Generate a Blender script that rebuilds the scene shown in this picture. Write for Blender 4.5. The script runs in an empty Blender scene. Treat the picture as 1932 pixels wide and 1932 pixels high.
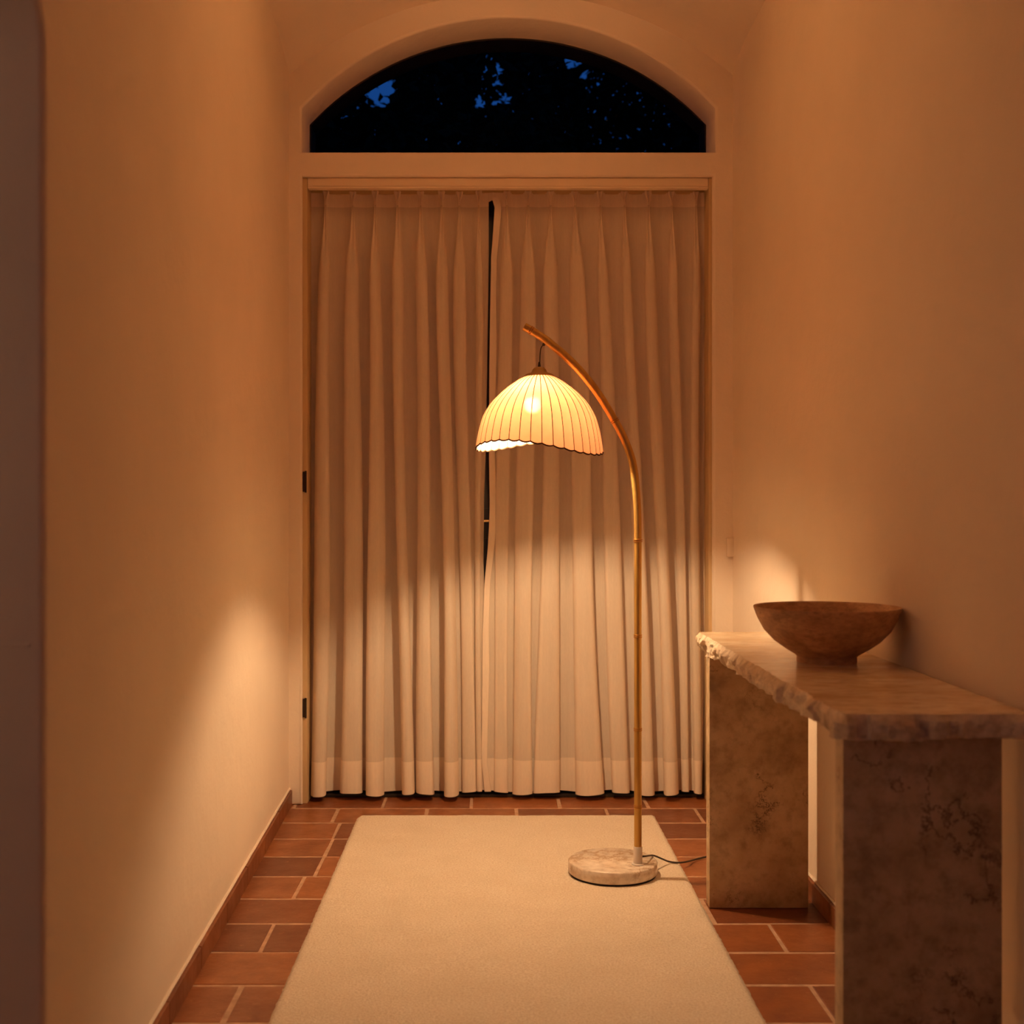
import bpy, bmesh, math, random
from mathutils import Vector, Matrix, noise
random.seed(11)
scene = bpy.context.scene
COL = scene.collection

# ------------------------------------------------------------------ camera, world, big light, exposure
F = 2300.0
CX, CY, HC = 924.0, 966.0, 1.10
def P(x, y, D):
    return Vector(((x-CX)*D/F, D, HC-(y-CY)*D/F))
cam = bpy.data.cameras.new('camera')
cam.sensor_width = 36.0
cam.lens = F/1932*36
cam.shift_x = (966-CX)/1932
cam.clip_start = 0.02
cam.dof.use_dof = True
cam.dof.focus_distance = 3.75
cam.dof.aperture_fstop = 4.0
camo = bpy.data.objects.new('camera', cam)
COL.objects.link(camo)
camo.location = (0, 0, HC)
camo.rotation_euler = (math.pi/2, 0, 0)
scene.camera = camo

world = bpy.data.worlds.new('dusk_sky')
scene.world = world
world.use_nodes = True
wn = world.node_tree.nodes
wn['Background'].inputs[0].default_value = (0.010, 0.075, 0.33, 1)
wn['Background'].inputs[1].default_value = 0.6

dl = bpy.data.lights.new('passage_fill_light', 'AREA')   # added fill from the side passage, left of the camera; no window there
dl.shape = 'RECTANGLE'; dl.size = .9; dl.size_y = 1.3
dl.energy = 4.3
dl.color = (1.0, 0.70, 0.47)
dlo = bpy.data.objects.new('passage_fill_light', dl)
COL.objects.link(dlo)
dlo.location = (-2.22, 0.80, 1.55)
dlo.rotation_euler = (math.pi/2, 0, -math.pi/2+math.radians(22))   # faces +X, a little into the hall

vl = bpy.data.lights.new('vault_fill_light', 'AREA')     # added warm fill aimed up at the vault, above the frame; no fixture
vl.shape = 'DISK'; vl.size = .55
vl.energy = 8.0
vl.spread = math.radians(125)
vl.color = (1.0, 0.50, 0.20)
vlo = bpy.data.objects.new('vault_fill_light', vl)
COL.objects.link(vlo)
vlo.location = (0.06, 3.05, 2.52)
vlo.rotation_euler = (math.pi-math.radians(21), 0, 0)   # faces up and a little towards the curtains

BULB = 2210.0
scene.view_settings.view_transform = 'Standard'
scene.view_settings.look = 'None'
scene.view_settings.exposure = 0.0
scene.view_settings.gamma = 1.0
scene.view_settings.use_curve_mapping = False
scene.cycles.max_bounces = 16
scene.cycles.diffuse_bounces = 10
scene.cycles.transmission_bounces = 8
scene.cycles.transparent_max_bounces = 12

# ------------------------------------------------------------------ helpers
def link(name, me, parent=None, loc=None):
    o = bpy.data.objects.new(name, me)
    COL.objects.link(o)
    if parent is not None:
        o.parent = parent
    if loc is not None:
        o.location = loc
    return o

def tag(o, label=None, cat=None, group=None, kind=None):
    if label: o['label'] = label
    if cat: o['category'] = cat
    if group: o['group'] = group
    if kind: o['kind'] = kind
    return o

def obj(name, bm, mat, parent=None, smooth=True, origin=None, angle=40):
    """bm in world coordinates; stored relative to parent's (translation-only) origin"""
    me = bpy.data.meshes.new(name)
    bmesh.ops.recalc_face_normals(bm, faces=bm.faces[:])
    off = Vector((0, 0, 0))
    loc = None
    p = parent
    while p is not None:
        off += Vector(p.location); p = p.parent
    if origin is not None:
        loc = Vector(origin) - off
        off = Vector(origin)
    if off.length > 0:
        bmesh.ops.translate(bm, verts=bm.verts[:], vec=-off)
    bm.to_mesh(me); bm.free()
    if smooth:
        me.shade_smooth()
        try: me.set_sharp_from_angle(angle=math.radians(angle))
        except Exception: pass
    if mat: me.materials.append(mat)
    return link(name, me, parent, loc)

def add_box(bm, lo, hi, bevel=0.0, seg=2):
    r = bmesh.ops.create_cube(bm, size=1.0)
    vs = r['verts']
    c = [(lo[i]+hi[i])/2 for i in range(3)]; s = [hi[i]-lo[i] for i in range(3)]
    for v in vs:
        v.co = Vector((c[0]+v.co.x*s[0], c[1]+v.co.y*s[1], c[2]+v.co.z*s[2]))
    if bevel > 0:
        es = list({e for v in vs for e in v.link_edges})
        bmesh.ops.bevel(bm, geom=es, offset=bevel, segments=seg, affect='EDGES', profile=0.6)

def box(name, lo, hi, mat, parent=None, bevel=0.0, origin=None):
    bm = bmesh.new(); add_box(bm, lo, hi, bevel)
    return obj(name, bm, mat, parent, origin=origin)

def add_tube(bm, pts, rad, n=14, caps=True, closed=False):
    pts = [Vector(p) for p in pts]
    m = len(pts)
    rads = rad if isinstance(rad, (list, tuple)) else [rad]*m
    rings = []
    ref = None
    for i, p in enumerate(pts):
        if closed:
            t = (pts[(i+1) % m]-pts[i-1]).normalized()
        else:
            t = (pts[min(i+1, m-1)]-pts[max(i-1, 0)]).normalized()
        if ref is None:
            ref = Vector((0, 1, 0)) if abs(t.y) < .9 else Vector((1, 0, 0))
        a = (ref - t*ref.dot(t)).normalized(); ref = a
        b = t.cross(a)
        rings.append([bm.verts.new(p+(a*math.cos(2*math.pi*k/n)+b*math.sin(2*math.pi*k/n))*rads[i]) for k in range(n)])
    for i in range(m if closed else m-1):
        r0, r1 = rings[i], rings[(i+1) % m]
        for k in range(n):
            bm.faces.new((r0[k], r0[(k+1) % n], r1[(k+1) % n], r1[k]))
    if caps and not closed:
        bm.faces.new(rings[0][::-1]); bm.faces.new(rings[-1])

def add_lathe(bm, prof, c, n=64):
    """prof: list of (r, z); c centre; open ends capped when r tiny"""
    rings = []
    for r, z in prof:
        if r < 1e-5:
            rings.append([bm.verts.new((c[0], c[1], c[2]+z))])
        else:
            rings.append([bm.verts.new((c[0]+r*math.cos(2*math.pi*k/n), c[1]+r*math.sin(2*math.pi*k/n), c[2]+z)) for k in range(n)])
    for a, b in zip(rings[:-1], rings[1:]):
        for k in range(n):
            k2 = (k+1) % n
            if len(a) == 1 and len(b) == 1: continue
            if len(a) == 1: bm.faces.new((a[0], b[k2], b[k]))
            elif len(b) == 1: bm.faces.new((a[k], a[k2], b[0]))
            else: bm.faces.new((a[k], a[k2], b[k2], b[k]))

def catmull(pts, sub=6):
    pts = [Vector(p) for p in pts]
    out = []
    for i in range(len(pts)-1):
        p0 = pts[max(i-1, 0)]; p1 = pts[i]; p2 = pts[i+1]; p3 = pts[min(i+2, len(pts)-1)]
        for k in range(sub):
            t = k/sub
            out.append(0.5*((2*p1)+(p2-p0)*t+(2*p0-5*p1+4*p2-p3)*t*t+(3*p1-p0-3*p2+p3)*t**3))
    out.append(pts[-1])
    return out

def interp(tab, x):
    if x <= tab[0][0]: return tab[0][1]
    for (a, va), (b, vb) in zip(tab[:-1], tab[1:]):
        if x <= b:
            t = (x-a)/(b-a)
            return va+(vb-va)*t
    return tab[-1][1]
def sstep(a, b, x):
    t = min(1, max(0, (x-a)/(b-a))); return t*t*(3-2*t)

def plate(name, loops, depth, frame, mat, bevel=0.0):
    """flat outline(s) (2D loops, holes included) extruded; frame maps local xyz to world, +z is the extrusion"""
    cu = bpy.data.curves.new(name, 'CURVE')
    cu.dimensions = '2D'; cu.fill_mode = 'BOTH'
    cu.extrude = depth/2-bevel; cu.bevel_depth = bevel; cu.bevel_resolution = 2; cu.offset = -bevel
    for lp in loops:
        s = cu.splines.new('POLY'); s.points.add(len(lp)-1)
        for p, q in zip(s.points, lp): p.co = (q[0], q[1], 0, 1)
        s.use_cyclic_u = True
    tmp = bpy.data.objects.new('tmp', cu); COL.objects.link(tmp)
    dg = bpy.context.evaluated_depsgraph_get(); dg.update()
    me = bpy.data.meshes.new_from_object(tmp.evaluated_get(dg))
    bpy.data.objects.remove(tmp); bpy.data.curves.remove(cu)
    me.transform(Matrix.Translation((0, 0, depth/2)))
    me.transform(frame)
    me.name = name
    me.materials.clear(); me.materials.append(mat)
    me.shade_smooth()
    try: me.set_sharp_from_angle(angle=math.radians(45))
    except Exception: pass
    return link(name, me)

# ------------------------------------------------------------------ materials
class NT:
    def __init__(s, name):
        s.m = bpy.data.materials.new(name); s.m.use_nodes = True
        s.t = s.m.node_tree; s.n = s.t.nodes; s.b = s.n['Principled BSDF']
        s.out = s.n['Material Output']
    def new(s, typ, **kw):
        x = s.n.new(typ)
        for k, v in kw.items():
            if k.startswith('_'): x.inputs[k[1:].replace('_', ' ')].default_value = v
            else: setattr(x, k, v)
        return x
    def l(s, a, b): s.t.links.new(a, b)
    def pos(s): return s.new('ShaderNodeNewGeometry').outputs['Position']
    def noise(s, scale, detail=4, rough=.55, vec=None, stretch=None):
        x = s.new('ShaderNodeTexNoise'); x.inputs['Scale'].default_value = scale
        x.inputs['Detail'].default_value = detail; x.inputs['Roughness'].default_value = rough
        v = vec or s.pos()
        if stretch:
            mp = s.new('ShaderNodeMapping'); mp.inputs['Scale'].default_value = stretch
            s.l(v, mp.inputs['Vector']); v = mp.outputs[0]
        s.l(v, x.inputs['Vector']); return x.outputs['Fac']
    def ramp(s, fac, stops):
        r = s.new('ShaderNodeValToRGB'); e = r.color_ramp.elements
        while len(e) < len(stops): e.new(.5)
        for q, (p, c) in zip(e, stops):
            q.position = p; q.color = (*c, 1) if len(c) == 3 else c
        s.l(fac, r.inputs[0]); return r.outputs[0]
    def mix(s, fac, a, b, mode='MIX'):
        x = s.new('ShaderNodeMix', data_type='RGBA', blend_type=mode)
        if hasattr(fac, 'is_linked'): s.l(fac, x.inputs[0])
        else: x.inputs[0].default_value = fac
        for v, i in ((a, 6), (b, 7)):
            if hasattr(v, 'is_linked'): s.l(v, x.inputs[i])
            else: x.inputs[i].default_value = (*v, 1)
        return x.outputs[2]
    def bump(s, h, strength=.3, dist=.01):
        x = s.new('ShaderNodeBump'); x.inputs['Strength'].default_value = strength
        x.inputs['Distance'].default_value = dist
        s.l(h, x.inputs['Height']); s.l(x.outputs[0], s.b.inputs['Normal']); return x
    def set(s, **kw):
        for k, v in kw.items():
            i = s.b.inputs[k.replace('_', ' ')]
            if hasattr(v, 'is_linked'): s.l(v, i)
            elif isinstance(v, tuple) and len(v) == 3: i.default_value = (*v, 1)
            else: i.default_value = v
        return s

def simple(name, col, rough=.5, metal=0.0, **kw):
    return NT(name).set(Base_Color=col, Roughness=rough, Metallic=metal, **kw).m

WALLC = (0.80, 0.695, 0.575)
def plaster(name, c=WALLC):
    t = NT(name)
    n = t.noise(2.2, 3)
    c2 = tuple(x*.93 for x in c)
    col = t.ramp(n, [(.3, c2), (.7, c)])
    t.set(Base_Color=col, Roughness=.82)
    t.b.inputs['Specular IOR Level'].default_value = .2
    t.bump(t.noise(14, 5, .6), .18, .02)
    return t.m
M_plaster = plaster('lime_plaster')
M_paint = NT('cream_paint').set(Base_Color=(.76, .63, .47), Roughness=.5).m
M_frame = NT('door_frame_paint').set(Base_Color=(.55, .40, .22), Roughness=.5).m
M_darkdoor = simple('dark_door_wood', (.02, .014, .01), .4)
M_hinge = simple('dark_bronze', (.05, .03, .02), .4, .8)
M_brass_latch = simple('polished_latch', (.9, .65, .3), .2, 1.0)
M_glass = NT('window_glass').set(Base_Color=(1, 1, 1), Roughness=0.0, Transmission_Weight=1.0, IOR=1.02).m

def tile_mat():
    t = NT('terracotta_tile')
    a = t.new('ShaderNodeAttribute', attribute_name='tint')
    base = t.ramp(a.outputs['Fac'], [(0, (.15, .043, .014)), (.5, (.235, .073, .023)), (1, (.33, .112, .034))])
    n1 = t.noise(9, 6, .65)
    n2 = t.noise(45, 5, .7)
    col = t.mix(t.ramp(n1, [(.35, (0, 0, 0)), (.75, (1, 1, 1))]), base, t.mix(.75, base, (.12, .035, .014)))
    col = t.mix(t.ramp(n2, [(.60, (0, 0, 0)), (.8, (.8, .8, .8))]), col, (.46, .22, .115))
    t.set(Base_Color=col, Roughness=t.ramp(n1, [(.3, (.30,)*3), (.8, (.5,)*3)]))
    t.b.inputs['Specular IOR Level'].default_value = .45
    t.bump(t.noise(28, 5, .6), .25, .006)
    return t.m
M_tile = tile_mat()
M_skirt = tile_mat(); M_skirt.name = 'terracotta_skirting'
tg = NT('grout'); tg.set(Base_Color=tg.ramp(tg.noise(30, 4), [(.3, (.34, .20, .125)), (.7, (.52, .33, .22))]), Roughness=.9)
M_grout = tg.m

def rug_mat():
    t = NT('cream_wool')
    n1 = t.noise(7, 4, .6); n2 = t.noise(170, 4, .75)
    c = t.ramp(n1, [(.3, (.84, .735, .59)), (.7, (.92, .82, .68))])
    c = t.mix(t.ramp(n2, [(.34, (.8,)*3), (.60, (0, 0, 0))]), c, (.60, .47, .33))
    t.set(Base_Color=c, Roughness=1.0)
    t.b.inputs['Specular IOR Level'].default_value = .05
    t.b.inputs['Sheen Weight'].default_value = .25
    t.bump(n2, .8, .006)
    return t.m
M_rug = rug_mat()

def linen(name, transp, tl, c=(.91, .785, .645)):
    t = NT(name)
    n = t.noise(6, 5, .6, stretch=(14, 14, .5))
    n2 = t.noise(60, 3, .6, stretch=(6, 6, .8))
    c1 = tuple(x*.88 for x in c)
    col = t.mix(.5, t.ramp(n, [(.3, c1), (.7, c)]), t.ramp(n2, [(.3, c1), (.7, c)]))
    d = t.new('ShaderNodeBsdfDiffuse'); t.l(col, d.inputs[0])
    tr = t.new('ShaderNodeBsdfTranslucent'); t.l(col, tr.inputs[0])
    tp = t.new('ShaderNodeBsdfTransparent')
    m1 = t.new('ShaderNodeMixShader'); m1.inputs[0].default_value = tl
    t.l(d.outputs[0], m1.inputs[1]); t.l(tr.outputs[0], m1.inputs[2])
    m2 = t.new('ShaderNodeMixShader'); m2.inputs[0].default_value = transp
    t.l(m1.outputs[0], m2.inputs[1]); t.l(tp.outputs[0], m2.inputs[2])
    bp = t.new('ShaderNodeBump'); bp.inputs['Strength'].default_value = .15; bp.inputs['Distance'].default_value = .004
    t.l(n2, bp.inputs['Height']); t.l(bp.outputs[0], d.inputs['Normal'])
    t.l(m2.outputs[0], t.out.inputs[0])
    return t.m
M_linen = linen('sheer_linen', .23, .10)
M_hem = linen('doubled_linen', .06, .10)

def stone(name, base, dark, light, scale=6.0, rough=.4, pits=.5, stretch=(1, 1, 1), lw=.012, gate0=.54, vein=(.07, .03, .015)):
    t = NT(name)
    p = t.pos()
    n1 = t.noise(scale, 8, .62, p, stretch)
    n2 = t.noise(scale*4.5, 6, .65, p, stretch)
    c = t.ramp(n1, [(.28, dark), (.5, base), (.72, light)])
    c = t.mix(t.ramp(n2, [(.3, (.55,)*3), (.55, (0, 0, 0))]), c, tuple(x*.62 for x in dark))
    # thin crack-like pits where two noises cross
    w = t.noise(scale*1.3, 7, .7, p, stretch)
    ab = t.new('ShaderNodeMath', operation='SUBTRACT'); t.l(w, ab.inputs[0]); ab.inputs[1].default_value = .5
    ab2 = t.new('ShaderNodeMath', operation='ABSOLUTE'); t.l(ab.outputs[0], ab2.inputs[0])
    line = t.ramp(ab2.outputs[0], [(0.0, (1, 1, 1)), (lw, (0, 0, 0))])
    gate = t.ramp(t.noise(scale*.8, 4, .6, p), [(gate0, (0, 0, 0)), (gate0+.09, (pits,)*3)])
    mask = t.mix(1.0, line, gate, 'MULTIPLY')
    c = t.mix(mask, c, vein)
    t.set(Base_Color=c, Roughness=rough)
    t.bump(n2, .25, .006)
    return t.m
M_stone = stone('travertine', (.52, .38, .23), (.34, .225, .115), (.68, .53, .36), 7, .5, 1.0, lw=.018, gate0=.53)
M_top = stone('honed_travertine', (.82, .66, .46), (.66, .48, .29), (.88, .75, .57), 5, .20, .25, (1.0, 2.2, 1))
M_top.node_tree.nodes['Principled BSDF'].inputs['Specular IOR Level'].default_value = .8
M_edge = stone('split_travertine', (.72, .59, .44), (.48, .35, .22), (.82, .71, .56), 12, .85, .4)
M_bowl = stone('brown_stone', (.50, .28, .135), (.31, .155, .068), (.66, .40, .21), 14, .6, .7, (1, 1, 2.0))
M_marble = stone('veined_marble', (.76, .66, .55), (.56, .42, .30), (.84, .76, .66), 9, .25, .9, lw=.05, gate0=.45, vein=(.38, .24, .13))

def bamboo():
    t = NT('brass_bamboo')
    n = t.noise(20, 4, .6, stretch=(3, 3, .4))
    t.set(Base_Color=t.ramp(n, [(.3, (.50, .29, .075)), (.7, (.64, .40, .115))]), Roughness=.34, Metallic=.75)
    return t.m
M_pole = bamboo()
M_ring = simple('node_ring_metal', (.48, .23, .05), .35, .8)
M_cap = NT('satin_brass_cap').set(Base_Color=(.36, .22, .07), Roughness=.55, Metallic=.3).m
M_dark = simple('dark_rubber', (.03, .018, .012), .5)
M_felt = simple('black_felt', (.012, .01, .009), .95)
M_collar = NT('pale_enamel').set(Base_Color=(.74, .68, .62), Roughness=.3, Metallic=.15).m
M_trim = simple('brown_binding', (.06, .022, .008), .9)
M_rib = simple('brown_stitching', (.10, .040, .014), .9)

def shade_mat():
    t = NT('ivory_shade_cloth')
    col = t.ramp(t.noise(40, 4, .6), [(.3, (.93, .80, .60)), (.7, (.97, .86, .68))])
    d = t.new('ShaderNodeBsdfDiffuse'); t.l(col, d.inputs[0])
    tr = t.new('ShaderNodeBsdfTranslucent'); t.l(t.mix(1.0, col, SHADE_T, 'MULTIPLY'), tr.inputs[0])
    tp = t.new('ShaderNodeBsdfTransparent'); tp.inputs[0].default_value = (1, .8, .5, 1)
    m1 = t.new('ShaderNodeMixShader'); m1.inputs[0].default_value = .40
    t.l(d.outputs[0], m1.inputs[1]); t.l(tr.outputs[0], m1.inputs[2])
    m2 = t.new('ShaderNodeMixShader'); m2.inputs[0].default_value = .0016
    t.l(m1.outputs[0], m2.inputs[1]); t.l(tp.outputs[0], m2.inputs[2])
    t.l(m2.outputs[0], t.out.inputs[0])
    return t.m
SHADE_T = (.16, .068, .043)
M_shade = shade_mat()
def emit(name, c, s):
    t = NT(name)
    e = t.new('ShaderNodeEmission'); e.inputs[0].default_value = (*c, 1); e.inputs[1].default_value = s
    t.l(e.outputs[0], t.out.inputs[0]); return t.m
BULB_C = (1.0, .66, .365)
M_bulb = emit('lit_bulb', BULB_C, BULB)
M_socket = simple('socket_brass', (.5, .3, .1), .4, .7)

def leaf_mat():
    t = NT('leaf_green')
    t.set(Base_Color=t.ramp(t.noise(5, 3), [(.3, (.004, .007, .003)), (.7, (.008, .014, .006))]), Roughness=.9, Specular_IOR_Level=.1)
    return t.m
M_leaf = leaf_mat()
M_bark = simple('bark', (.03, .022, .015), .9)
M_soil = simple('soil', (.015, .012, .01), .95)

# ------------------------------------------------------------------ the room
DB = 4.58                     # back wall face
def xl(D): return -0.755+0.030*(DB-D)     # left wall plane
def xr(D): return 0.913+0.0055*(DB-D)     # right wall plane
R0 = -1.70                    # rear end of the hall

def arc(xa, xb, z0, z1, n=40):
    """segmental arch points from (xb,z0) over crown z1 to (xa,z0)"""
    c = (xa+xb)/2; h = (xb-xa)/2; r = z1-z0
    R = (h*h+r*r)/(2*r); a0 = math.asin(h/R)
    return [(c+R*math.sin(a0-2*a0*k/n), z1-R+R*math.cos(a0-2*a0*k/n)) for k in range(n+1)]

OX0, OX1 = -0.706, 0.838      # door and lunette opening
LX1 = 0.848
Z_SILL, Z_HEAD = 2.453, 2.362
XZ = Matrix(((1, 0, 0, 0), (0, 0, 1, DB), (0, 1, 0, 0), (0, 0, 0, 1)))   # local x->X, y->Z, z->+Y
outer = [(-1.3, 0), (OX0, 0), (OX0, Z_HEAD), (OX1, Z_HEAD), (OX1, 0), (1.4, 0), (1.4, 3.35), (-1.3, 3.35)]
lun = [(OX0, Z_SILL), (LX1, Z_SILL)] + arc(OX0, LX1, 2.617, 2.958)
tag(plate('wall_back', [outer, lun[::-1]], 0.32, XZ, M_plaster, .010), kind='structure')

# left wall with a rounded side opening close to the camera
dirv = Vector((xl(0)-xl(1), -1, 0)); dirv.normalize()   # toward camera
org = Vector((xl(DB+.3), DB+.3, 0))
nrm = Vector((0, 0, 1)).cross(dirv) * -1
if nrm.x > 0: nrm = -nrm
FL = Matrix(((dirv.x, 0, nrm.x, org.x), (dirv.y, 0, nrm.y, org.y), (0, 1, 0, 0), (0, 0, 0, 1)))
def sL(D): return (DB+.3-D)/abs(dirv.y)
s0, s1 = sL(1.842), sL(0.80)
rr, zt = .085, 1.885
door = [(s0, 0.0)] + [(s0+rr-rr*math.cos(a), zt-rr+rr*math.sin(a)) for a in [i*math.pi/16 for i in range(9)]] \
     + [(s1-rr+rr*math.sin(a), zt-rr+rr*math.cos(a)) for a in [i*math.pi/16 for i in range(9)]] + [(s1, 0.0)]
outl = [(0, 0)] + door + [(sL(R0-.2), 0), (sL(R0-.2), 3.35), (0, 3.35)]
tag(plate('wall_left', [outl], 0.36, FL, M_plaster, .012), kind='structure')
# right wall
bm = bmesh.new()
vs = [bm.verts.new(p) for p in ((xr(R0-.2), R0-.2, 0), (xr(DB+.3), DB+.3, 0), (xr(DB+.3)+.3, DB+.3, 0), (xr(R0-.2)+.3, R0-.2, 0))]
f = bm.faces.new(vs); r = bmesh.ops.extrude_face_region(bm, geom=[f])
bmesh.ops.translate(bm, verts=[v for v in r['geom'] if isinstance(v, bmesh.types.BMVert)], vec=(0, 0, 3.35))
tag(obj('wall_right', bm, M_plaster, smooth=False), kind='structure')
# rear wall (behind the camera) with a window towards the dusk
RW = Matrix(((1, 0, 0, 0), (0, 0, -1, R0), (0, 1, 0, 0), (0, 0, 0, 1)))
tag(plate('wall_rear', [[(-1.2, 0), (1.3, 0), (1.3, 3.35), (-1.2, 3.35)], [(-.62, .75), (-.62, 2.35), (.62, 2.35), (.62, .75)]], .2, RW, M_plaster, .006), kind='structure')
# side passage beyond the left opening
bm = bmesh.new(); add_box(bm, (-2.4, .2, 0), (-2.3, 2.6, 2.6)); tag(obj('wall_passage', bm, M_plaster, smooth=False), kind='structure')
bm = bmesh.new(); add_box(bm, (-2.3, 2.5, 0), (xl(2.5)-.33, 2.6, 2.6)); tag(obj('wall_passage_end', bm, M_plaster, smooth=False), kind='structure')
bm = bmesh.new(); add_box(bm, (-2.3, .2, 0), (xl(.3)-.33, .3, 2.6)); tag(obj('wall_passage_near', bm, M_plaster, smooth=False), kind='structure')
bm = bmesh.new(); add_box(bm, (-2.4, .2, 2.6), (xl(.3)-.2, 2.6, 2.7)); tag(obj('ceiling_passage', bm, M_plaster, smooth=False), kind='structure')

# barrel vault
bm = bmesh.new()
Ds = [DB+.04, DB, 4.53, 4.48, 4.42, 4.35, 4.27, 4.15, 4.0, 3.7, 3.3, 2.8, 2.2, 1.5, .8, 0, -.8, R0-.1]
rows = []
for D in Ds:
    t = DB-D
    zs = 2.715+.065*(1-math.exp(-max(t, 0)/.12))
    zc = 3.05+.02*min(1, max(t, 0))
    prof = arc(xl(D)-.03, xr(D)+.03, zs, zc, 36)
    rows.append([bm.verts.new((x, D, z)) for x, z in prof])
for a, b in zip(rows[:-1], rows[1:]):
    for k in range(36): bm.faces.new((a[k], a[k+1], b[k+1], b[k]))
r = bmesh.ops.extrude_face_region(bm, geom=bm.faces[:])
bmesh.ops.translate(bm, verts=[v for v in r['geom'] if isinstance(v, bmesh.types.BMVert)], vec=(0, 0, .15))
tag(obj('ceiling', bm, M_plaster), kind='structure')

# tiled floor: grout bed and individually tinted tiles in one mesh
bm = bmesh.new()
tint = bm.faces.layers.float.new('tint')
add_box(bm, (-2.4, R0-.2, -.12), (1.25, DB+.36, -.0012))
for f in bm.faces: f.material_index = 1
TW, TD, G = .33, .2115, .0064
row0 = 4.526
r_ = -1
y = row0
rowi = 0
tiles = []
while y+TD*2 < DB+.36+TD: y += TD
y = row0+TD
k = 0
while y > R0:
    off = (.262 if k % 2 == 0 else .262+TW/2) + random.uniform(-.015, .015)
    if k in (2, 3, 4): off = .131+random.uniform(-.006, .006)
    x = off-TW*8
    while x < 1.2:
        tiles.append((x+G/2, y-TD+G/2, x+TW-G/2, y-G/2))
        x += TW
    y -= TD; k += 1
for (x0, y0, x1, y1) in tiles:
    if x1 < -2.35: continue
    x1 = min(x1, 1.2); 
    if x1-x0 < .02: continue
    dz = random.uniform(-.0012, .0006); e = .004
    sk = [random.uniform(-.0018, .0018) for _ in range(8)]
    c = [(x0+sk[0], y0+sk[1]), (x1+sk[2], y0+sk[3]), (x1+sk[4], y1+sk[5]), (x0+sk[6], y1+sk[7])]
    mx, my = (x0+x1)/2, (y0+y1)/2
    lo = [bm.verts.new((px, py, -.006)) for px, py in c]
    md = [bm.verts.new((px, py, -.0022+dz)) for px, py in c]
    tp = [bm.verts.new((px+math.copysign(e, mx-px), py+math.copysign(e, my-py), dz)) for px, py in c]
    fs = [bm.faces.new(tp)]
    for i in range(4):
        j = (i+1) % 4
        fs.append(bm.faces.new((md[i], md[j], tp[j], tp[i])))
        fs.append(bm.faces.new((lo[i], lo[j], md[j], md[i])))
    v = random.random()
    for f in fs: f[tint] = v
fl = obj('floor', bm, M_tile, angle=20); fl.data.materials.append(M_grout)
tag(fl, kind='structure')

# terracotta skirting
def skirting(name, xf, side, Da, Db, gaps=()):
    bm = bmesh.new(); tint = bm.faces.layers.float.new('tint')
    D = Da
    while D > Db:
        D2 = max(D-.33, Db)
        th = .013; h = .058+random.uniform(-.001, .001)
        a0, a1 = xf(D-.0015), xf(D2+.0015)
        s = side
        q = [(a0-s*.004, D-.0015), (a0+s*th, D-.0015), (a1+s*th, D2+.0015), (a1-s*.004, D2+.0015)]
        lo = [bm.verts.new((x, yy, 0)) for x, yy in q]; hi = [bm.verts.new((x, yy, h-(0.004 if i in (1, 2) else 0))) for i, (x, yy) in enumerate(q)]
        fs = [bm.faces.new(hi), bm.faces.new(lo[::-1])]+[bm.faces.new((lo[i], lo[(i+1) % 4], hi[(i+1) % 4], hi[i])) for i in range(4)]
        v = random.uniform(.2, .7)
        for f in fs: f[tint] = v
        D = D2
    tag(obj(name, bm, M_skirt, smooth=False), kind='structure')
skirting('baseboard_left', xl, 1, DB, 1.85)
skirting('baseboard_right', xr, -1, DB, R0)
# mortar line that caps the skirting
def mortar(name, xf, side, Da, Db):
    bm = bmesh.new()
    pts = []
    D = Da
    while D >= Db:
        pts.append((xf(D)+side*.003, D, .0605+.0008*math.sin(D*31))); D -= .08
    add_tube(bm, pts, .0042, 6)
    tag(obj(name, bm, M_plaster), kind='structure')
mortar('trim_1', xl, 1, DB, 1.86)
mortar('trim_2', xr, -1, DB, R0+.05)
# faint horizontal ledge on the jamb of the side opening
bm = bmesh.new(); add_box(bm, (xl(1.84)-.35, 1.8395, 0.896), (xl(1.84)-.022, 1.845, .902), .001)
tag(obj('trim_3', bm, M_plaster), kind='structure')

# lunette window
GD = 4.785
lw = bpy.data.objects.new('window_1', None); COL.objects.link(lw); lw.location = ((OX0+LX1)/2, GD, Z_SILL); tag(lw, kind='structure')
def inset(loop, d):
    c = Vector(((OX0+LX1)/2, 2.62)); out = []
    n = len(loop)
    for i in range(n):
        p = Vector(loop[i]); a = Vector(loop[i-1]); b = Vector(loop[(i+1) % n])
        t = (b-a); 
        nn = Vector((-t.y, t.x)).normalized()
        out.append(tuple(p+nn*d))
    return out
bm = bmesh.new()
o_ = lun; i_ = inset(lun, .006)
vo = [bm.verts.new((x, GD-.006, z)) for x, z in o_]; vi = [bm.verts.new((x, GD-.006, z)) for x, z in i_]
vo2 = [bm.verts.new((x, 4.91, z)) for x, z in o_]; vi2 = [bm.verts.new((x, 4.91, z)) for x, z in i_]
n = len(o_)
for i in range(n):
    j = (i+1) % n
    bm.faces.new((vo[i], vo[j], vi[j], vi[i])); bm.faces.new((vo2[i], vi2[i], vi2[j], vo2[j]))
    bm.faces.new((vi[i], vi[j], vi2[j], vi2[i])); bm.faces.new((vo[i], vo2[i], vo2[j], vo[j]))
obj('window_frame', bm, M_darkdoor, lw)
bm = bmesh.new()
a = [bm.verts.new((x, GD-.002, z)) for x, z in i_]; b = [bm.verts.new((x, GD+.002, z)) for x, z in i_]
bm.faces.new(a); bm.faces.new(b[::-1])
for i in range(n): bm.faces.new((a[i], a[(i+1) % n], b[(i+1) % n], b[i]))
obj('pane', bm, M_glass, lw, smooth=False)

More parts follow.
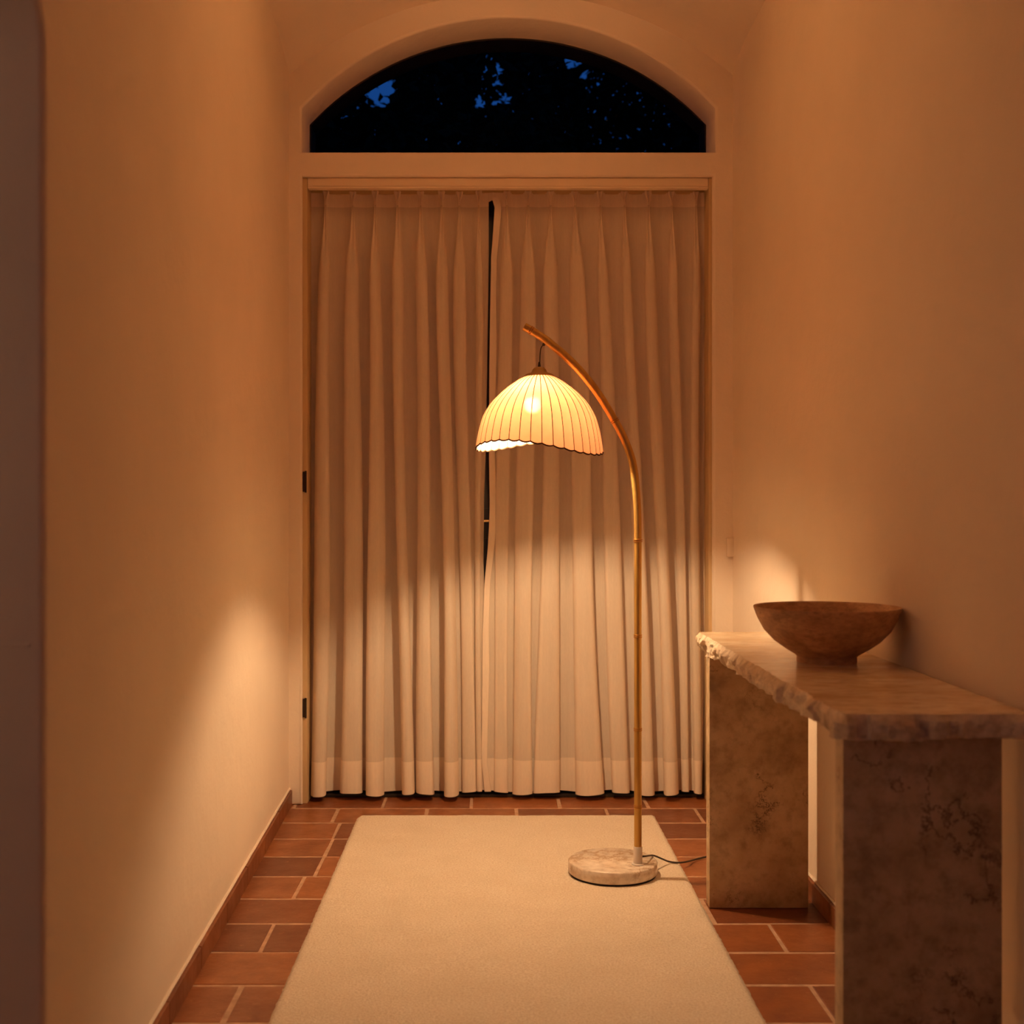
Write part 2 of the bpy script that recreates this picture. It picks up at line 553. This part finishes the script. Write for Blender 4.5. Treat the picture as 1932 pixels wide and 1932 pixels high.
# glazed double door behind the curtains
dr = bpy.data.objects.new('door_1', None); COL.objects.link(dr); dr.location = ((OX0+OX1)/2, 4.76, 0); tag(dr, kind='structure')
bm = bmesh.new()
add_box(bm, (OX0-.002, 4.60, 0), (OX0+.018, 4.90, Z_HEAD), .002)
add_box(bm, (OX1-.012, 4.60, 0), (OX1+.002, 4.90, Z_HEAD), .002)
add_box(bm, (OX0, 4.70, 2.325), (OX1, 4.90, Z_HEAD), .002)
obj('door_frame', bm, M_frame, dr)
MX = .02
for (xa, xb) in ((OX0+.02, MX-.002), (MX+.002, OX1-.014)):
    bm = bmesh.new()
    w = .085
    add_box(bm, (xa, 4.755, .015), (xa+w, 4.80, 2.32), .004); add_box(bm, (xb-w, 4.755, .015), (xb, 4.80, 2.32), .004)
    add_box(bm, (xa+w, 4.755, .015), (xb-w, 4.80, .22), .004); add_box(bm, (xa+w, 4.755, 2.22), (xb-w, 4.80, 2.32), .004)
    lf = obj('door_leaf', bm, M_darkdoor, dr)
    obj_ = box('glass_pane', (xa+w, 4.774, .22), (xb-w, 4.780, 2.22), M_glass, lf)
box('threshold', (OX0+.018, 4.70, 0), (OX1-.012, 4.90, .012), M_darkdoor, dr, .002)
for yy in ((890, 928), (1318, 1353)):
    za, zb = P(0, yy[1], 4.6).z, P(0, yy[0], 4.6).z
    bm = bmesh.new()
    add_box(bm, (OX0+.001, 4.592, za), (OX0+.011, 4.6005, zb), .002)
    add_tube(bm, [(OX0+.012, 4.594, za-.003), (OX0+.012, 4.594, zb+.003)], .004, 10)
    obj('hinge', bm, M_hinge, dr)
bm = bmesh.new()
zc = P(0, 983, 4.7).z
add_box(bm, (MX-.045, 4.745, zc-.07), (MX-.005, 4.757, zc+.05), .003)
obj('handle_plate', bm, M_darkdoor, dr)
bm = bmesh.new()
add_tube(bm, [(MX-.02, 4.748, zc), (MX-.02, 4.735, zc), (MX-.022, 4.730, zc), (MX-.12, 4.729, zc-.001)], .0055, 12)
obj('handle', bm, M_brass_latch, dr)

# small painted-over cover in the right corner
bm = bmesh.new()
p0 = P(1371, 1015, 4.57); p1 = P(1384, 1050, 4.57)
add_box(bm, (p0.x, 4.560, p1.z), (p1.x, 4.581, p0.z), .0015)
tag(obj('cover_plate', bm, M_plaster, origin=((p0.x+p1.x)/2, 4.57, p1.z)), 'small wall-coloured cover plate in the corner right of the curtains', 'cover plate')

# ------------------------------------------------------------------ curtains
TD_ = 4.640
ZT = P(0, 356, TD_).z
trk = bpy.data.objects.new('curtain_track', None); COL.objects.link(trk); trk.location = ((OX0+OX1)/2, 4.63, ZT)
tag(trk, 'long cream curtain track box above the drapes', 'curtain track')
pz0, pz1 = P(0, 356, 4.60).z, P(0, 336, 4.60).z
bm = bmesh.new(); add_box(bm, (OX0+.0195, 4.598, pz0+.009), (OX1-.0135, 4.612, pz1), .002)
obj('fascia', bm, M_paint, trk)
bm = bmesh.new(); add_box(bm, (OX0+.0195, 4.596, pz0), (OX1-.0135, 4.626, pz0+.0085), .002)
obj('rail', bm, M_paint, trk)

def ypix(z): return CY+(HC-z)*F/TD_
def xpix(px): return (px-CX)*TD_/F
rng = random.Random(5)
def curtain(name, folds, left_edge, right_edge, label, front=0.0, deep=1.0):
    """folds: list of (x top px, x bottom px, half width top px, half width bottom px)"""
    ys = [356.5, 360, 364, 368, 371.5, 374.5, 378, 383, 390, 398, 408, 420, 435, 455, 480, 510, 545]
    y_ = 585
    while y_ < 1425: ys.append(y_); y_ += 28
    ys += [1430, 1436, 1442, 1455, 1470, 1480, 1488, 1494, 1499]
    nf = len(folds)
    ph = [(rng.uniform(0, 6.3), rng.uniform(0, 6.3), rng.uniform(.8, 1.2), rng.uniform(-.5, .5)) for _ in folds]
    lines = []
    for yy in ys:
        t = max(0.0, (yy-357)/(1500-357))
        le, re = interp(left_edge, yy), interp(right_edge, yy)
        pinch = 1-(1-sstep(380, 520, yy))*.82
        goblet = 1-sstep(356, 376, yy)
        cs = []
        for i, (xt, xb, wt, wb, af) in enumerate(folds):
            c = xt+(xb-xt)*(t**1.15)+3.0*math.sin(ph[i][0]+t*5)*sstep(.05, .3, t)
            w = (wt+(wb-wt)*t)*(1+.10*math.sin(ph[i][1]+t*6))
            w = w*pinch+goblet*5.0
            A = (.050+.018*t)*ph[i][2]*(.50+.50*pinch)*(1+(af-1)*sstep(.05, .6, t))*deep
            cs.append((c, w, A))
        pts = [Vector((le, .004, 0))]
        c0 = cs[0]
        pts.append(Vector((le*.6+(c0[0]-c0[1])*.4, .0, 0)))
        for i, (c, w, A) in enumerate(cs):
            k = .62-.10*t
            sk = ph[i][3]*w*.35*pinch
            dip = .10*A*(1-pinch)*2.2      # the fingers of the pleat
            pts += [Vector((c-w*k, .0, 0)), Vector((c-w*1.0, .45*A, 0)), Vector((c-w*.72+sk, .88*A, 0)),
                    Vector((c+sk, A-dip*2, 0)), Vector((c+w*.72+sk, .88*A, 0)), Vector((c+w*1.0, .45*A, 0)), Vector((c+w*k, .0, 0))]
            if i < nf-1:
                n_ = cs[i+1]
                m = ((c+w)+(n_[0]-n_[1]))/2
                gap = (n_[0]-n_[1])-(c+w)
                pts.append(Vector((m, -min(.012, max(.0, gap*.0006)), 0)))
        cl = cs[-1]
        pts.append(Vector((re*.6+(cl[0]+cl[1])*.4, .0, 0)))
        pts.append(Vector((re, .006, 0)))
        lines.append((yy, catmull(pts, 4)))
    root_x = xpix((folds[0][0]+folds[-1][0])/2)
    root = bpy.data.objects.new(name, None); COL.objects.link(root); root.location = (root_x, 4.66, .02)
    tag(root, label, 'curtain', 'pinch-pleated curtains over the door')
    def sheet(rows, fwd):
        bm = bmesh.new(); g = []
        for yy, pts in rows:
            z = HC-(yy-CY)*TD_/F
            g.append([bm.verts.new((xpix(p.x), 4.700-p.y-fwd-front, z+.004*math.sin(p.x*.05)*(1 if yy > 1498 else 0))) for p in pts])
        for a, b in zip(g[:-1], g[1:]):
            for k in range(len(a)-1): bm.faces.new((a[k], a[k+1], b[k+1], b[k]))
        return bm
    obj('drape', sheet(lines, 0), M_linen, root, angle=180)
    obj('header_band', sheet([r for r in lines if r[0] < 390], .0015), M_hem, root, angle=180)
    obj('bottom_hem', sheet([r for r in lines if r[0] >= 1436], .0015), M_hem, root, angle=180)
    return root

L_le = [(357, 579), (900, 581), (1300, 583), (1440, 577), (1500, 588)]
L_re = [(357, 928), (371.6, 928), (374.4, 922), (480, 922), (560, 921), (700, 919), (860, 916), (930, 913.5), (1060, 912), (1105, 913.5), (1500, 914)]
R_le = [(357, 928), (371.6, 928), (374.4, 934), (420, 931), (480, 926.5), (560, 925), (700, 923), (860, 922.4), (960, 924), (1000, 922), (1030, 920.6), (1060, 917.8), (1105, 913.5), (1200, 910), (1440, 908), (1500, 914)]
R_re = [(357, 1334), (1000, 1335), (1440, 1331), (1500, 1326)]
LF = [(612, 598, 10, 16, 1), (663, 662, 10, 23, 1), (706, 710, 10, 18, .9), (748, 767, 10, 11, 1), (792, 804, 10, 16, 1), (832, 853, 10, 13, 1), (866, 883, 11, 13, .45), (903, 904, 7, 5, .3)]
RF = [(957, 944, 11, 14, .28), (997, 986, 12, 20, .7), (1040, 1035, 12, 23, .75), (1086, 1115, 11, 27, 1), (1134, 1176, 10, 18, .8), (1180, 1224, 9, 14, 1), (1225, 1268, 9, 14, 1), (1270, 1297, 9, 8, .5), (1317, 1317, 9, 8, .9)]
curtain('curtain', LF, L_le, L_re, 'left pleated linen curtain panel, the one left of the dark gap', 0.0, 1.15)
rc = curtain('curtain', RF, R_le, R_re, 'right pleated linen curtain panel, directly behind the arched lamp', .004)
bm = bmesh.new(); g = []
for k in range(60):
    yy = 366+(1499-366)*k/59
    z = HC-(yy-CY)*TD_/F
    e = interp(R_le, yy)
    wob = 1.2*math.sin(yy*.021)
    g.append([bm.verts.new((xpix(e+o_), 4.6885-d_, z)) for o_, d_ in ((0, -.0035), (.4, 0), (6, .0012), (12+wob, .0004), (12.6+wob, -.0035))])
for a, b in zip(g[:-1], g[1:]):
    for k in range(4): bm.faces.new((a[k], a[k+1], b[k+1], b[k]))
obj('edge_hem', bm, M_hem, rc, angle=60)

# ------------------------------------------------------------------ rug
bm = bmesh.new()
RX0, RX1, RY0, RY1, RH = -.474, .592, 1.35, 4.385, .012
nx, ny = 90, 250
g = []
for j in range(ny+1):
    row = []
    for i in range(nx+1):
        u, v = i/nx, j/ny
        x = RX0+(RX1-RX0)*u; y = RY0+(RY1-RY0)*v
        ex = min(u, 1-u)*(RX1-RX0); ey = min(v, 1-v)*(RY1-RY0)
        e = min(ex, ey)
        z = RH*(1-max(0, 1-e/.014)**2*.55)+.0012*noise.noise(Vector((x*30, y*30, 3)))+.0014*noise.noise(Vector((x*6, y*6, 7)))
        if i in (0, nx): x += .0030*noise.noise(Vector((y*60, i, 0)))+.002*noise.noise(Vector((y*8, i, 5)))
        if j in (0, ny): y += .0030*noise.noise(Vector((x*60, j, 0)))
        if ex < .03 and ey < .03 and j > ny/2 and u < .5:   # soft corner
            x += (1 if u < .5 else -1)*.010*(1-ex/.03)*(1-ey/.03); y -= .010*(1-ex/.03)*(1-ey/.03)
        row.append(bm.verts.new((x, y, z)))
    g.append(row)
for a, b in zip(g[:-1], g[1:]):
    for k in range(nx): bm.faces.new((a[k], a[k+1], b[k+1], b[k]))
ed = [e for e in bm.edges if e.is_boundary]
r = bmesh.ops.extrude_edge_only(bm, edges=ed)
for v in [q for q in r['geom'] if isinstance(q, bmesh.types.BMVert)]: v.co.z = 0.0005
tag(obj('rug', bm, M_rug, angle=180, origin=((RX0+RX1)/2, (RY0+RY1)/2, 0)), 'long cream wool runner rug on the terracotta floor', 'rug')

# ------------------------------------------------------------------ console table
ct = bpy.data.objects.new('console_table', None); COL.objects.link(ct); ct.location = (.745, 2.74, 0)
tag(ct, 'beige travertine console table with rough split edges by the right wall', 'console table')
TX0, TX1, TY0, TY1, TZ, TT = .575, .905, 2.024, 3.45, .762, .043
bm = bmesh.new()
nxx, nyy, nz = 44, 190, 8
def chip(p, s=1.0):
    v = Vector(p)
    a = noise.fractal(v*9, .8, 2.1, 5)
    b = noise.fractal(v*38+Vector((5, 2, 9)), .9, 2.0, 3)
    c = noise.cell(Vector((p[0]*40+p[1]*26, p[1]*26, p[2]*18)))
    return (.011*a+.008*b+.006*c)*s
def edge_in(zf):   # profile from top (0) to bottom (1)
    return .004+.010*max(0, .30-zf)/.30+.012*max(0, zf-.45)**1.2
verts = {}
# skin: rows around the rim (perimeter loops) + flat top and bottom
per = []
def seg(p, q, n_):
    return [(p[0]+(q[0]-p[0])*i/n_, p[1]+(q[1]-p[1])*i/n_) for i in range(n_)]
CM = .020
per += [(p, (-1, 0)) for p in seg((TX0, TY1-CM), (TX0, TY0+CM), 260)]
per += [(p, (0, -1)) for p in seg((TX0+CM, TY0), (TX1, TY0), 70)]
per += [(p, (1, 0)) for p in seg((TX1, TY0+CM), (TX1, TY1-CM), 60)]
per += [(p, (0, 1)) for p in seg((TX1, TY1), (TX0+CM, TY1), 50)]
NP = len(per)
loops = []
for j in range(nz+1):
    zf = j/nz
    z = TZ-TT*zf
    lp = []
    for (x, y), (ax, ay) in per:
        d = edge_in(zf) if ax != 1 else 0.0
        rough = 0 if ax == 1 else (.35, .45, .75, 1, 1.1, 1.1, 1.1, 1, 1)[j]
        c = chip((x, y, z*1.0), rough)
        k = d-c if rough else 0
        k = min(max(k, -.006), .019)
        # blend inward on both axes near corners
        dx = -ax*k; dy = -ay*k
        zz = z
        if j == nz and ax != 1: zz += .010*max(0, noise.noise(Vector((x*22, y*22, 1))))+.003*noise.noise(Vector((x*90, y*90, 1)))
        if 0 < j < nz and ax != 1: zz += .0025*noise.noise(Vector((x*60, y*60, j)))
        lp.append(bm.verts.new((x+dx, y+dy, zz)))
    loops.append(lp)
for a, b in zip(loops[:-1], loops[1:]):
    for k in range(NP):
        f = bm.faces.new((a[k], b[k], b[(k+1) % NP], a[(k+1) % NP])); f.material_index = 1
ftop = bm.faces.new(loops[0]); fbot = bm.faces.new(loops[-1][::-1]); fbot.material_index = 1
me = obj('tabletop', bm, M_top, ct, angle=22); me.data.materials.append(M_edge)
LX0, LX1_ = .610, .885
for (ya, yb) in ((3.385, 3.435), (2.105, 2.155)):
    bm = bmesh.new(); add_box(bm, (LX0, ya, 0), (LX1_, yb, TZ-TT+.002), .002, 2)
    obj('leg', bm, M_stone, ct)

# ------------------------------------------------------------------ bowl
BX, BY = .760, 2.75
prof = [(0, .004), (.058, .004), (.060, .0005), (.0655, .0), (.0665, .004), (.0655, .013), (.0700, .017), (.0890, .0285), (.116, .0475), (.139, .072), (.1535, .099), (.1600, .117), (.1622, .1225), (.1612, .1252), (.1570, .1250),
        (.1535, .121), (.1460, .101), (.131, .075), (.108, .052), (.080, .034), (.045, .024), (0, .021)]
bm = bmesh.new(); add_lathe(bm, prof, (BX, BY, TZ), 96)
tag(obj('bowl', bm, M_bowl, origin=(BX, BY, TZ), angle=60), 'wide brown stone bowl standing on the console table', 'bowl')

# ------------------------------------------------------------------ arc floor lamp
PB = P(1156, 1634, 3.667)
BC = (PB.x, 3.667)
lamp = bpy.data.objects.new('floor_lamp', None); COL.objects.link(lamp); lamp.location = (BC[0], BC[1], RH)
tag(lamp, 'arched brass bamboo floor lamp with ivory ribbed shade and marble base', 'floor lamp')
z0 = RH
bm = bmesh.new(); add_lathe(bm, [(0, z0+.0005), (.129, z0+.0005), (.129, z0+.006), (0, z0+.006)], (BC[0], BC[1], 0), 72)
obj('felt_pad', bm, M_felt, lamp)
BT = z0+.042
bm = bmesh.new(); add_lathe(bm, [(0, z0+.0055), (.130, z0+.0055), (.1335, z0+.009), (.1335, BT-.004), (.1300, BT), (0, BT)], (BC[0], BC[1], 0), 96)
obj('base', bm, M_marble, lamp, angle=50)
PY = 3.620
PX = (1203.5-CX)*PY/F
bm = bmesh.new(); add_lathe(bm, [(0, BT), (.0185, BT), (.0195, BT+.0015), (.0185, BT+.003), (.0132, BT+.004), (.0132, BT+.052), (.0126, BT+.0535), (0, BT+.0535)], (PX, PY, 0), 32)
obj('collar', bm, M_collar, lamp)
pp = [(1203.5, 1575), (1203.5, 1400), (1203.5, 1200), (1203.5, 1020), (1202, 950), (1194.5, 878), (1178, 829), (1157, 789), (1130, 745), (1100, 706), (1070, 675), (1042, 651), (1018, 633), (989, 616)]
def lampD(px): return PY+.04*min(1, max(0, (1203.5-px)/186))
path = [P(x, y, lampD(x)) for x, y in pp]
path = [Vector((PX, PY, BT+.045))]+path
cp = catmull(path, 8)
bm = bmesh.new(); add_tube(bm, cp, [.0112 if p.z < .9 else .0112+.0012*min(1, (p.z-.9)/.6) for p in cp], 20)
pole = obj('pole', bm, M_pole, lamp)
for (nx_, ny_) in ((1203.5, 1520), (1203.5, 1367), (1203.5, 1195), (1203.5, 1018), (1158.5, 792), (1004, 624)):
    t = min(range(1, len(cp)-1), key=lambda i: (CX+cp[i].x*F/cp[i].y-nx_)**2+(CY+(HC-cp[i].z)*F/cp[i].y-ny_)**2)
    d = (cp[t+1]-cp[t-1]).normalized()
    bm = bmesh.new()
    nr = .0128 if cp[t].z < .9 else .0142
    for o_ in (-.0028, .0028):
        add_tube(bm, [cp[t]+d*(o_-.0018), cp[t]+d*(o_-.0009), cp[t]+d*(o_+.0009), cp[t]+d*(o_+.0018)], [.0122, nr, nr, .0122], 20)
    obj('node_ring', bm, M_ring, lamp)
SX, SD = (1017.5-CX)*3.66/F, 3.66
SK = SD/3.75
def sz(y): return HC+(CY-y)*SD/F
# hanging wire, eyelet, strain relief, cap
ey = P(1026, 650, 3.658)
bm = bmesh.new(); bmesh.ops.create_uvsphere(bm, u_segments=14, v_segments=10, radius=.005, matrix=Matrix.Translation(ey))
obj('eyelet', bm, M_dark, lamp)
bm = bmesh.new(); add_tube(bm, catmull([ey, P(1021, 656, 3.659), P(1019, 668, SD), P(1018.5, 686, SD)], 6), .0016, 8)
obj('hanging_wire', bm, M_dark, lamp)
bm = bmesh.new(); add_lathe(bm, [(0, sz(683)), (.0028, sz(683)), (.0050, sz(693)), (.0050, sz(695)), (0, sz(695))], (SX, SD, 0), 20)
obj('strain_relief', bm, M_dark, lamp)
bm = bmesh.new(); add_lathe(bm, [(0, sz(692)), (.008, sz(692.4)), (.0155, sz(694.2)), (.0205, sz(697.5)), (.0230, sz(701.5)), (.0265, sz(703.5)), (.0390, sz(705.8)), (.0440, sz(708.4)), (.0462, sz(711.0)), (.0440, sz(711.2)), (.0380, sz(707.4)), (.0, sz(706.4))], (SX, SD, 0), 48)
obj('shade_cap', bm, M_cap, lamp)
# pleated dome shade
NR = 36
ST = sz(708.5)
sp = [(0.0395, 0.0), (.0600, -.0100), (.0810, -.0236), (.1114, -.0474), (.1418, -.0776), (.1588, -.1013), (.1724, -.128), (.1824, -.1623), (.1891, -.1955), (.1925, -.2225)]
spf = catmull([Vector((r*SK, z*SK, 0)) for r, z in sp], 3)
HS = spf[-1].y
def front_angle(phi): return phi   # phi measured from the camera side, + to the right
def rim_off(phi): return .0145*math.cos(2*(phi+math.radians(40)))+.022*max(0, -math.cos(phi))**2-.011*max(0, math.cos(phi-math.radians(62)))**3+.004*max(0, math.cos(phi+math.radians(132)))**3
def shade_pt(phi, r, z, dr=0.0):
    s = (z/HS)
    z2 = ST+z+rim_off(phi)*max(0, (s-.25)/.75)**1.6
    rr_ = r+dr
    return Vector((SX+rr_*math.sin(phi), SD-rr_*math.cos(phi), z2))
bm = bmesh.new()
SUB = 6
g = []
for v in spf:
    row = []
    for k in range(NR*SUB):
        phi = 2*math.pi*k/(NR*SUB)
        w = abs(math.sin(math.pi*k/SUB))
        s = v.y/HS
        q = shade_pt(phi, v.x, v.y, .0030*w*s)
        if s > .97: q.z -= .0042*(w-.5)
        row.append(bm.verts.new(q))
    g.append(row)
n = NR*SUB
for a, b in zip(g[:-1], g[1:]):
    for k in range(n): bm.faces.new((a[k], a[(k+1) % n], b[(k+1) % n], b[k]))
shade = obj('lamp_shade', bm, M_shade, lamp, angle=180)
rim = [shade_pt(2*math.pi*k/n, spf[-1].x, spf[-1].y, .0030*abs(math.sin(math.pi*k/SUB)))-Vector((0, 0, .0042*(abs(math.sin(math.pi*k/SUB))-.5))) for k in range(n)]
bm = bmesh.new(); add_tube(bm, rim, .0023, 6, closed=True)
obj('rim_binding', bm, M_trim, shade)
for i in range(NR):
    phi = 2*math.pi*i/NR
    bm = bmesh.new(); add_tube(bm, [shade_pt(phi, v.x, v.y, 0) for v in spf[1::2]], .0012, 6)
    obj('rib', bm, M_rib, shade)
# socket and lit bulb
BZ = 1.420
BQ = Vector((SX-.022, SD-.028, BZ))
ax = (BQ-Vector((SX, SD, sz(707)))).normalized()
bm = bmesh.new(); add_tube(bm, [Vector((SX, SD, sz(707))), BQ-ax*.050, BQ-ax*.047, BQ-ax*.0275], [.016, .016, .0135, .0130], 24)
obj('socket', bm, M_socket, lamp)
bm = bmesh.new(); bmesh.ops.create_uvsphere(bm, u_segments=32, v_segments=20, radius=.024, matrix=Matrix.Translation(BQ))
obj('bulb', bm, M_bulb, lamp)
# power cord
c0 = Vector((PX+.012, PY+.004, BT+.022))
cord = [c0, c0+Vector((.012, .003, 0)), P(1232, 1614, 3.70), P(1248, 1620, 3.74), P(1262, 1625.5, 3.77)]
cord = [Vector(p) for p in cord]
def onfloor(px, py, z):
    D = (HC-z)*F/(py-CY); return P(px, py, D)
cord += [onfloor(1278, 1627.5, RH+.003), onfloor(1294, 1626, .016), onfloor(1312, 1621.5, .005), onfloor(1332, 1616.5, .005), onfloor(1365, 1610, .005), onfloor(1420, 1612, .005), Vector((.860, 3.86, .005)), Vector((.893, 3.80, .006))]
bm = bmesh.new(); add_tube(bm, catmull(cord, 8), .0028, 10)
obj('power_cord', bm, M_dark, lamp)

# ------------------------------------------------------------------ the night garden
bm = bmesh.new(); add_box(bm, (-9, 4.95, -.15), (9, 22, -.02)); tag(obj('ground', bm, M_soil, smooth=False), kind='structure')
def leaf(bm, p, s, rg):
    d = Vector((rg.uniform(-1, 1), rg.uniform(-1, 1), rg.uniform(-1, .4))).normalized()
    u = d.cross(Vector((rg.uniform(-1, 1), rg.uniform(-1, 1), rg.uniform(-1, 1)))).normalized()
    w = d.cross(u)*s*.12
    a = bm.verts.new(p); b = bm.verts.new(p+d*s*.5+u*s*.28+w); c = bm.verts.new(p+d*s); e = bm.verts.new(p+d*s*.5-u*s*.28+w)
    bm.faces.new((a, b, c)); bm.faces.new((a, c, e))
# openings in the crowns, as (x, z, radius) in metres per tree
GAPS_L = [(-.66, 3.69, .095), (-.69, 3.63, .08), (-.81, 3.52, .03), (.003, 3.79, .07), (.068, 3.63, .065), (-.06, 3.60, .06)]
GAPS_M = [(-.86, 4.53, .13), (-.90, 4.46, .10), (.01, 4.66, .09), (.10, 4.45, .085), (-.08, 4.40, .075), (.62, 4.74, .075), (.77, 4.67, .085)]
GAPS_R = [(.47, 3.85, .06), (.58, 3.80, .065)]
def tree(x, D, h, cr, zc, nl, label, seed, gaps=()):
    rg = random.Random(seed)
    root = bpy.data.objects.new('tree', None); COL.objects.link(root); root.location = (x, D, -.02)
    tag(root, label, 'tree', 'trees in the dark garden')
    bm = bmesh.new()
    add_tube(bm, catmull([(x, D, -.02), (x+.05, D, h*.3), (x-.05, D+.05, h*.6), (x+.05, D, h)], 5), [.13-.1*i/15 for i in range(16)], 10)
    for i in range(9):
        a = rg.uniform(0, 6.28); z = h*rg.uniform(.35, .9); l = cr*rg.uniform(.5, .9)
        add_tube(bm, catmull([(x, D, z), (x+.5*l*math.cos(a), D+.2*l*math.sin(a), z+.25*l), (x+l*math.cos(a), D+.4*l*math.sin(a), z+.35*l)], 4), [.04-.0035*k for k in range(9)], 6)
    obj('trunk', bm, M_bark, root)
    bm = bmesh.new()
    made = 0
    while made < nl:
        v = Vector((rg.gauss(0, 1), rg.gauss(0, 1), rg.gauss(0, 1))).normalized()*rg.random()**.4
        p = Vector((x+v.x*cr, D+v.y*cr*.5, zc+v.z*cr*.9))
        s = rg.uniform(.06, .11)
        skip = False
        for gx, gz, gr in gaps:
            dx = p.x-gx*(1+.6*(p.y-D)/D); dz = p.z-gz-.38*(p.y-D)
            if dx*dx+dz*dz < (gr*1.3)**2*rg.uniform(.3, 1.3) and rg.random() < .95: skip = True; break
        if skip: made += 1; continue
        leaf(bm, p, s, rg); made += 1
    obj('foliage', bm, M_leaf, root, smooth=False)
tree(-1.7, 7.4, 4.4, 2.2, 3.4, 36000, 'leafy tree outside the lunette, on its left', 1, GAPS_L)
tree(.5, 9.8, 5.6, 2.5, 4.3, 42000, 'leafy tree outside the lunette, at its middle', 2, GAPS_M)
tree(3.0, 7.4, 4.2, 2.0, 3.3, 44000, 'leafy tree outside the lunette, on its right', 3, GAPS_R)
# clipped hedge closing the garden
bm = bmesh.new()
rg = random.Random(4)
add_box(bm, (-8, 12.5, -.02), (8, 13.2, 4.2))
for i in range(9000):
    leaf(bm, Vector((rg.uniform(-5, 5.5), 12.45+rg.uniform(-.12, .1), rg.uniform(2, 4.6))), rg.uniform(.08, .15), rg)
tag(obj('hedge', bm, M_leaf, smooth=False, origin=(0, 12.8, 0)), 'dark hedge closing the night garden behind the trees', 'hedge')
